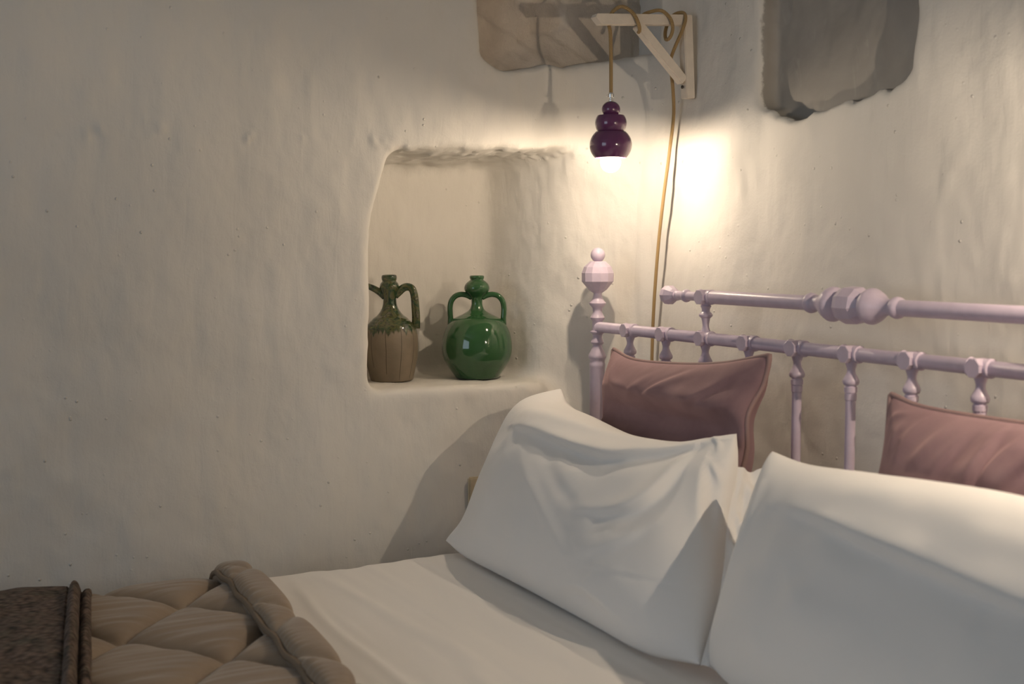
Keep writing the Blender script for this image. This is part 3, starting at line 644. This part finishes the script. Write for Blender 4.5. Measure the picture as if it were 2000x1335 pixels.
# ------------------------------------------------------------------ jars in the niche
def jar_prof(pts, sc, ybase): return [(r * sc, (ybase - y) * sc) for y, r in sorted(pts, reverse=True)]
def smooth_prof(p, n=70):
    return [(max(a, .0005), b) for a, b in spline(p, n)]
gp = [(1215, 225), (1205, 240), (1180, 256), (1100, 312), (1000, 366), (880, 384), (750, 366), (650, 325), (580, 268), (545, 205), (520, 150), (480, 88), (430, 63), (380, 60), (340, 68), (310, 98), (275, 128), (240, 138), (200, 126), (170, 98), (150, 70), (138, 76), (118, 80), (106, 76), (104, 66), (118, 56), (160, 54)]
S_ = .000205; Y_ = 1215
ga = thing('green_jar', 'round bottle-green glazed jar with two handles standing in the wall niche', 'jar', (1.193, 2.503, .9015))
prof = smooth_prof([(r * S_, (Y_ - y) * S_) for y, r in gp], 110); prof = [(.002, .0)] + prof
MB().lathe(prof, 56).build('jar_body', 'green', ga)
for s in (1, -1):
    hp = [(s * r * S_, 0, (Y_ - y) * S_) for r, y in [(55, 345), (110, 318), (170, 308), (230, 325), (275, 375), (292, 440), (292, 510), (288, 570), (292, 640)]]
    # turn the handle plane to face the viewer, as the jar stands
    hp = [(p[0] * math.cos(-.47), p[0] * math.sin(-.47), p[2]) for p in spline(hp, 40)]
    MB().tube(hp, .0062, 14).build('handle', 'green', ga)
S_ = .000201; Y_ = 1240
jp = [(1240, 222), (1232, 231), (1150, 250), (1075, 268), (1000, 283), (900, 293), (820, 295), (720, 286), (640, 258), (605, 226), (596, 222), (588, 208), (560, 182), (530, 142), (480, 102), (430, 80), (380, 72), (330, 74), (285, 88), (235, 106), (190, 98), (162, 76), (150, 80), (130, 84), (105, 82), (94, 74), (94, 60), (130, 50), (190, 52)]
jg = thing('drip_glazed_jug', 'taupe stoneware jug with dark green drip glaze and a spout, half behind the niche edge', 'jug', (1.0035, 2.539, .9015))
jg.rotation_euler = (0, math.radians(-1.3), 0)
prof = [(.002, 0)] + smooth_prof([(r * S_, (Y_ - y) * S_) for y, r in jp], 120)
MB().lathe(prof, 56).build('jug_body', 'drip', jg)
al = -.47
tr = lambda q: [(p[0] * math.cos(al), p[0] * math.sin(al), p[2]) for p in q]
hp = tr(spline([(r * S_, 0, (Y_ - y) * S_) for r, y in [(55, 320), (95, 285), (150, 240), (200, 228), (245, 252), (268, 330), (276, 450), (280, 560), (275, 680)]], 44))
MB().tube(hp, [.0085 + .0015 * abs(i / 43 - .4) for i in range(44)], 14, flatten=.85).build('handle', 'drip', jg)
hp = tr(spline([(-r * S_, 0, (Y_ - y) * S_) for r, y in [(50, 330), (100, 285), (150, 250), (205, 222), (255, 205)]], 24))
MB().tube(hp, [.0085 - .0022 * i / 23 for i in range(24)], 14).build('spout', 'drip', jg)

# ------------------------------------------------------------------ wall bracket with the pendant lamp
def bracket(y0, label):
    b = thing('lamp_bracket', label, 'bracket', (1.482, y0, 1.575), 'lamp brackets on the headboard wall')
    tl = math.radians(4.2); R0 = Matrix.Rotation(-tl, 3, 'Y')
    MB().box((-.002, 0, 0), (.021, .021, .166), Matrix.Rotation(math.radians(-3), 3, 'Y')).build('wall_plate', 'wood', b)
    # arm with a slanted free end, top edge longest
    a = MB(); Lx, hh_ = .198, .0100
    prof = [(-.012, hh_), (-.012 - Lx, hh_ - .004), (-.012 - Lx - .010, hh_ - .001), (-.012 - Lx + .008, -hh_), (-.012, -hh_)]
    prof = [(-.0125, hh_), (-.0125 - Lx - .008, hh_), (-.0125 - Lx - .012, hh_ - .006), (-.0125 - Lx, -hh_), (-.0125, -hh_)]
    vv = [(p[0], s, p[1]) for s in (-.0100, .0100) for p in prof]; k = len(prof)
    ff = [tuple(range(k)), tuple(range(k, 2 * k))[::-1]] + [(i, i + k, (i + 1) % k + k, (i + 1) % k) for i in range(k)]
    vv = [tuple(R0 @ Vector(q)) for q in vv]; a.add(vv, ff, True); a.build('arm', 'wood', b, (0, 0, .0735))
    p0, p1 = Vector((-.120, 0, .054)), Vector((-.013, 0, -.047)); mid = (p0 + p1) / 2; dv = p1 - p0
    ang = math.atan2(-dv.z, dv.x)
    MB().box(tuple(mid), (dv.length + .004, .0185, .019), Matrix.Rotation(ang, 3, 'Y')).build('brace', 'wood', b)
    MB().lathe([(.0005, -.0020), (.0034, -.0018), (.0036, 0)], 12, 'x', (-.0115, 0, -.060)).build('screw', 'screw', b)
    return b
def lamp(y0, label, glow='bulb'):
    lx = 1.301
    r = thing('pendant_lamp', label, 'lamp', (lx, y0, 1.367), 'pendant lamps beside the headboard')
    o = lambda px, py, pz: (px - lx, py, pz - 1.367)
    # cord: up from the shade, wound three times round the arm, then down behind the headboard
    az = lambda px: 1.6445 - (1.462 - px) * .060          # arm centre height
    P = [o(lx, .0, 1.490), o(lx, .001, 1.560), o(lx, .004, 1.610), o(lx + .002, .0145, az(1.30)), o(lx + .008, .008, az(1.31) + .0175), o(lx + .022, -.003, az(1.32) + .0260), o(lx + .040, -.0145, az(1.34) + .012),
         o(1.353, -.0160, az(1.353) - .008), o(1.360, -.010, az(1.36) - .020), o(1.366, .004, az(1.366) - .0215), o(1.374, .0145, az(1.374) - .006), o(1.381, .0135, az(1.381) + .012), o(1.394, .003, az(1.394) + .0185), o(1.412, -.008, az(1.41) + .0195),
         o(1.428, -.0155, az(1.428) + .004), o(1.434, -.0165, az(1.434) - .016), o(1.430, -.014, az(1.43) - .033), o(1.428, -.002, az(1.428) - .036), o(1.436, .0125, az(1.436) - .018), o(1.446, .0145, az(1.446) + .004), o(1.457, .008, az(1.457) + .0165), o(1.467, -.006, az(1.467) + .0165),
         o(1.466, -.0145, az(1.466) + .003), o(1.460, -.012, 1.625), o(1.452, .004, 1.590), o(1.452, .0165, 1.568), o(1.458, .022, 1.545), o(1.468, .030, 1.510), o(1.474, .036, 1.460), o(1.474, .050, 1.386), o(1.472, .068, 1.290), o(1.472, .085, 1.194), o(1.472, .098, 1.086), o(1.474, .107, 1.000), o(1.476, .112, .90), o(1.476, .112, .70), o(1.478, .11, .50)]
    MB().tube([tuple(p) for p in spline(P, 420)], .0036, 10).build('cord', 'cord', r)
    MB().lathe([(.0015, 1.468), (.0048, 1.470), (.0048, 1.480), (.0036, 1.481), (.0036, 1.484), (.0062, 1.4845), (.0064, 1.491), (.0048, 1.4915), (.0046, 1.494)][::1], 18, at=(0, 0, -1.367)).build('cord_grip', 'chrome', r, None, 30)
    cb = MB().lathe([(.0015, .0045), (.0015, -.0045)][::-1], 8, 'x', (-.0065, 0, 1.4875 - 1.367)).build('grip_screw', 'chrome', r)
    def lobe(c, rr, hv, a0, a1, n): return [(rr * math.sin(a), c - hv * math.cos(a)) for a in np.linspace(a0, a1, n)]
    out = lobe(1.3920, .0418, .0370, .829, 2.36, 24) + lobe(1.4345, .0312, .0285, .96, 2.14, 18) + lobe(1.4615, .0182, .0165, .80, 2.85, 18)
    inn = [(.0030, 1.4700), (.010, 1.462), (.013, 1.440), (.022, 1.425), (.024, 1.412), (.034, 1.402), (.0375, 1.390), (.034, 1.376), (.0300, 1.3690), (.0295, 1.3672)]
    pr = inn[::-1]; pr = out + inn
    n = 44; v = []; f = []
    pr = [(a, h - 1.367) for a, h in pr]
    for a, h in pr:
        for k in range(n): t = 2 * PI * k / n; v.append((a * math.cos(t), a * math.sin(t), h))
    for i in range(len(pr)):
        j = (i + 1) % len(pr)
        for k in range(n): f.append((i * n + k, i * n + (k + 1) % n, j * n + (k + 1) % n, j * n + k))
    MB().add(v, f).build('shade', 'purple', r, None, 50)
    b = [(max(.0205 * math.sin(a), .0004), 1.3585 - 1.367 - .0205 * math.cos(a)) for a in np.linspace(0, 2.55, 18)] + [(.009, 1.385 - 1.367)]
    bu = MB().lathe(b, 28).build('bulb', 'globe', r)
    MB().lathe([(max(.0060 * math.sin(a), .0003), 1.3565 - 1.367 - .0065 * math.cos(a)) for a in np.linspace(0, PI, 9)], 12).build('filament', glow, bu)
    MB().lathe([(.0135, 1.384 - 1.367), (.0135, 1.412 - 1.367), (.010, 1.432 - 1.367)], 20).build('socket', 'ivory', r)
    return r
YL = 2.115; YL2 = 0.89
bracket(YL, 'white wooden wall bracket with a diagonal brace between the two wall recesses')
lamp(YL, 'aubergine glazed pendant lamp with a lit round bulb and jute cord wound on the bracket')
bracket(YL2, 'white wooden wall bracket on the far side of the bed, outside the photo')
lamp(YL2, 'matching aubergine pendant lamp on the other side of the bed, outside the photo', 'bulb2')

# ------------------------------------------------------------------ wall socket half behind the pillow
so = MB().box((1.140, 2.352, .668), (.08, .012, .08), None, .003).build('wall_socket', 'ivory')
tag(so, 'small beige wall socket plate peeking out from behind the pillow by the niche wall', 'socket')
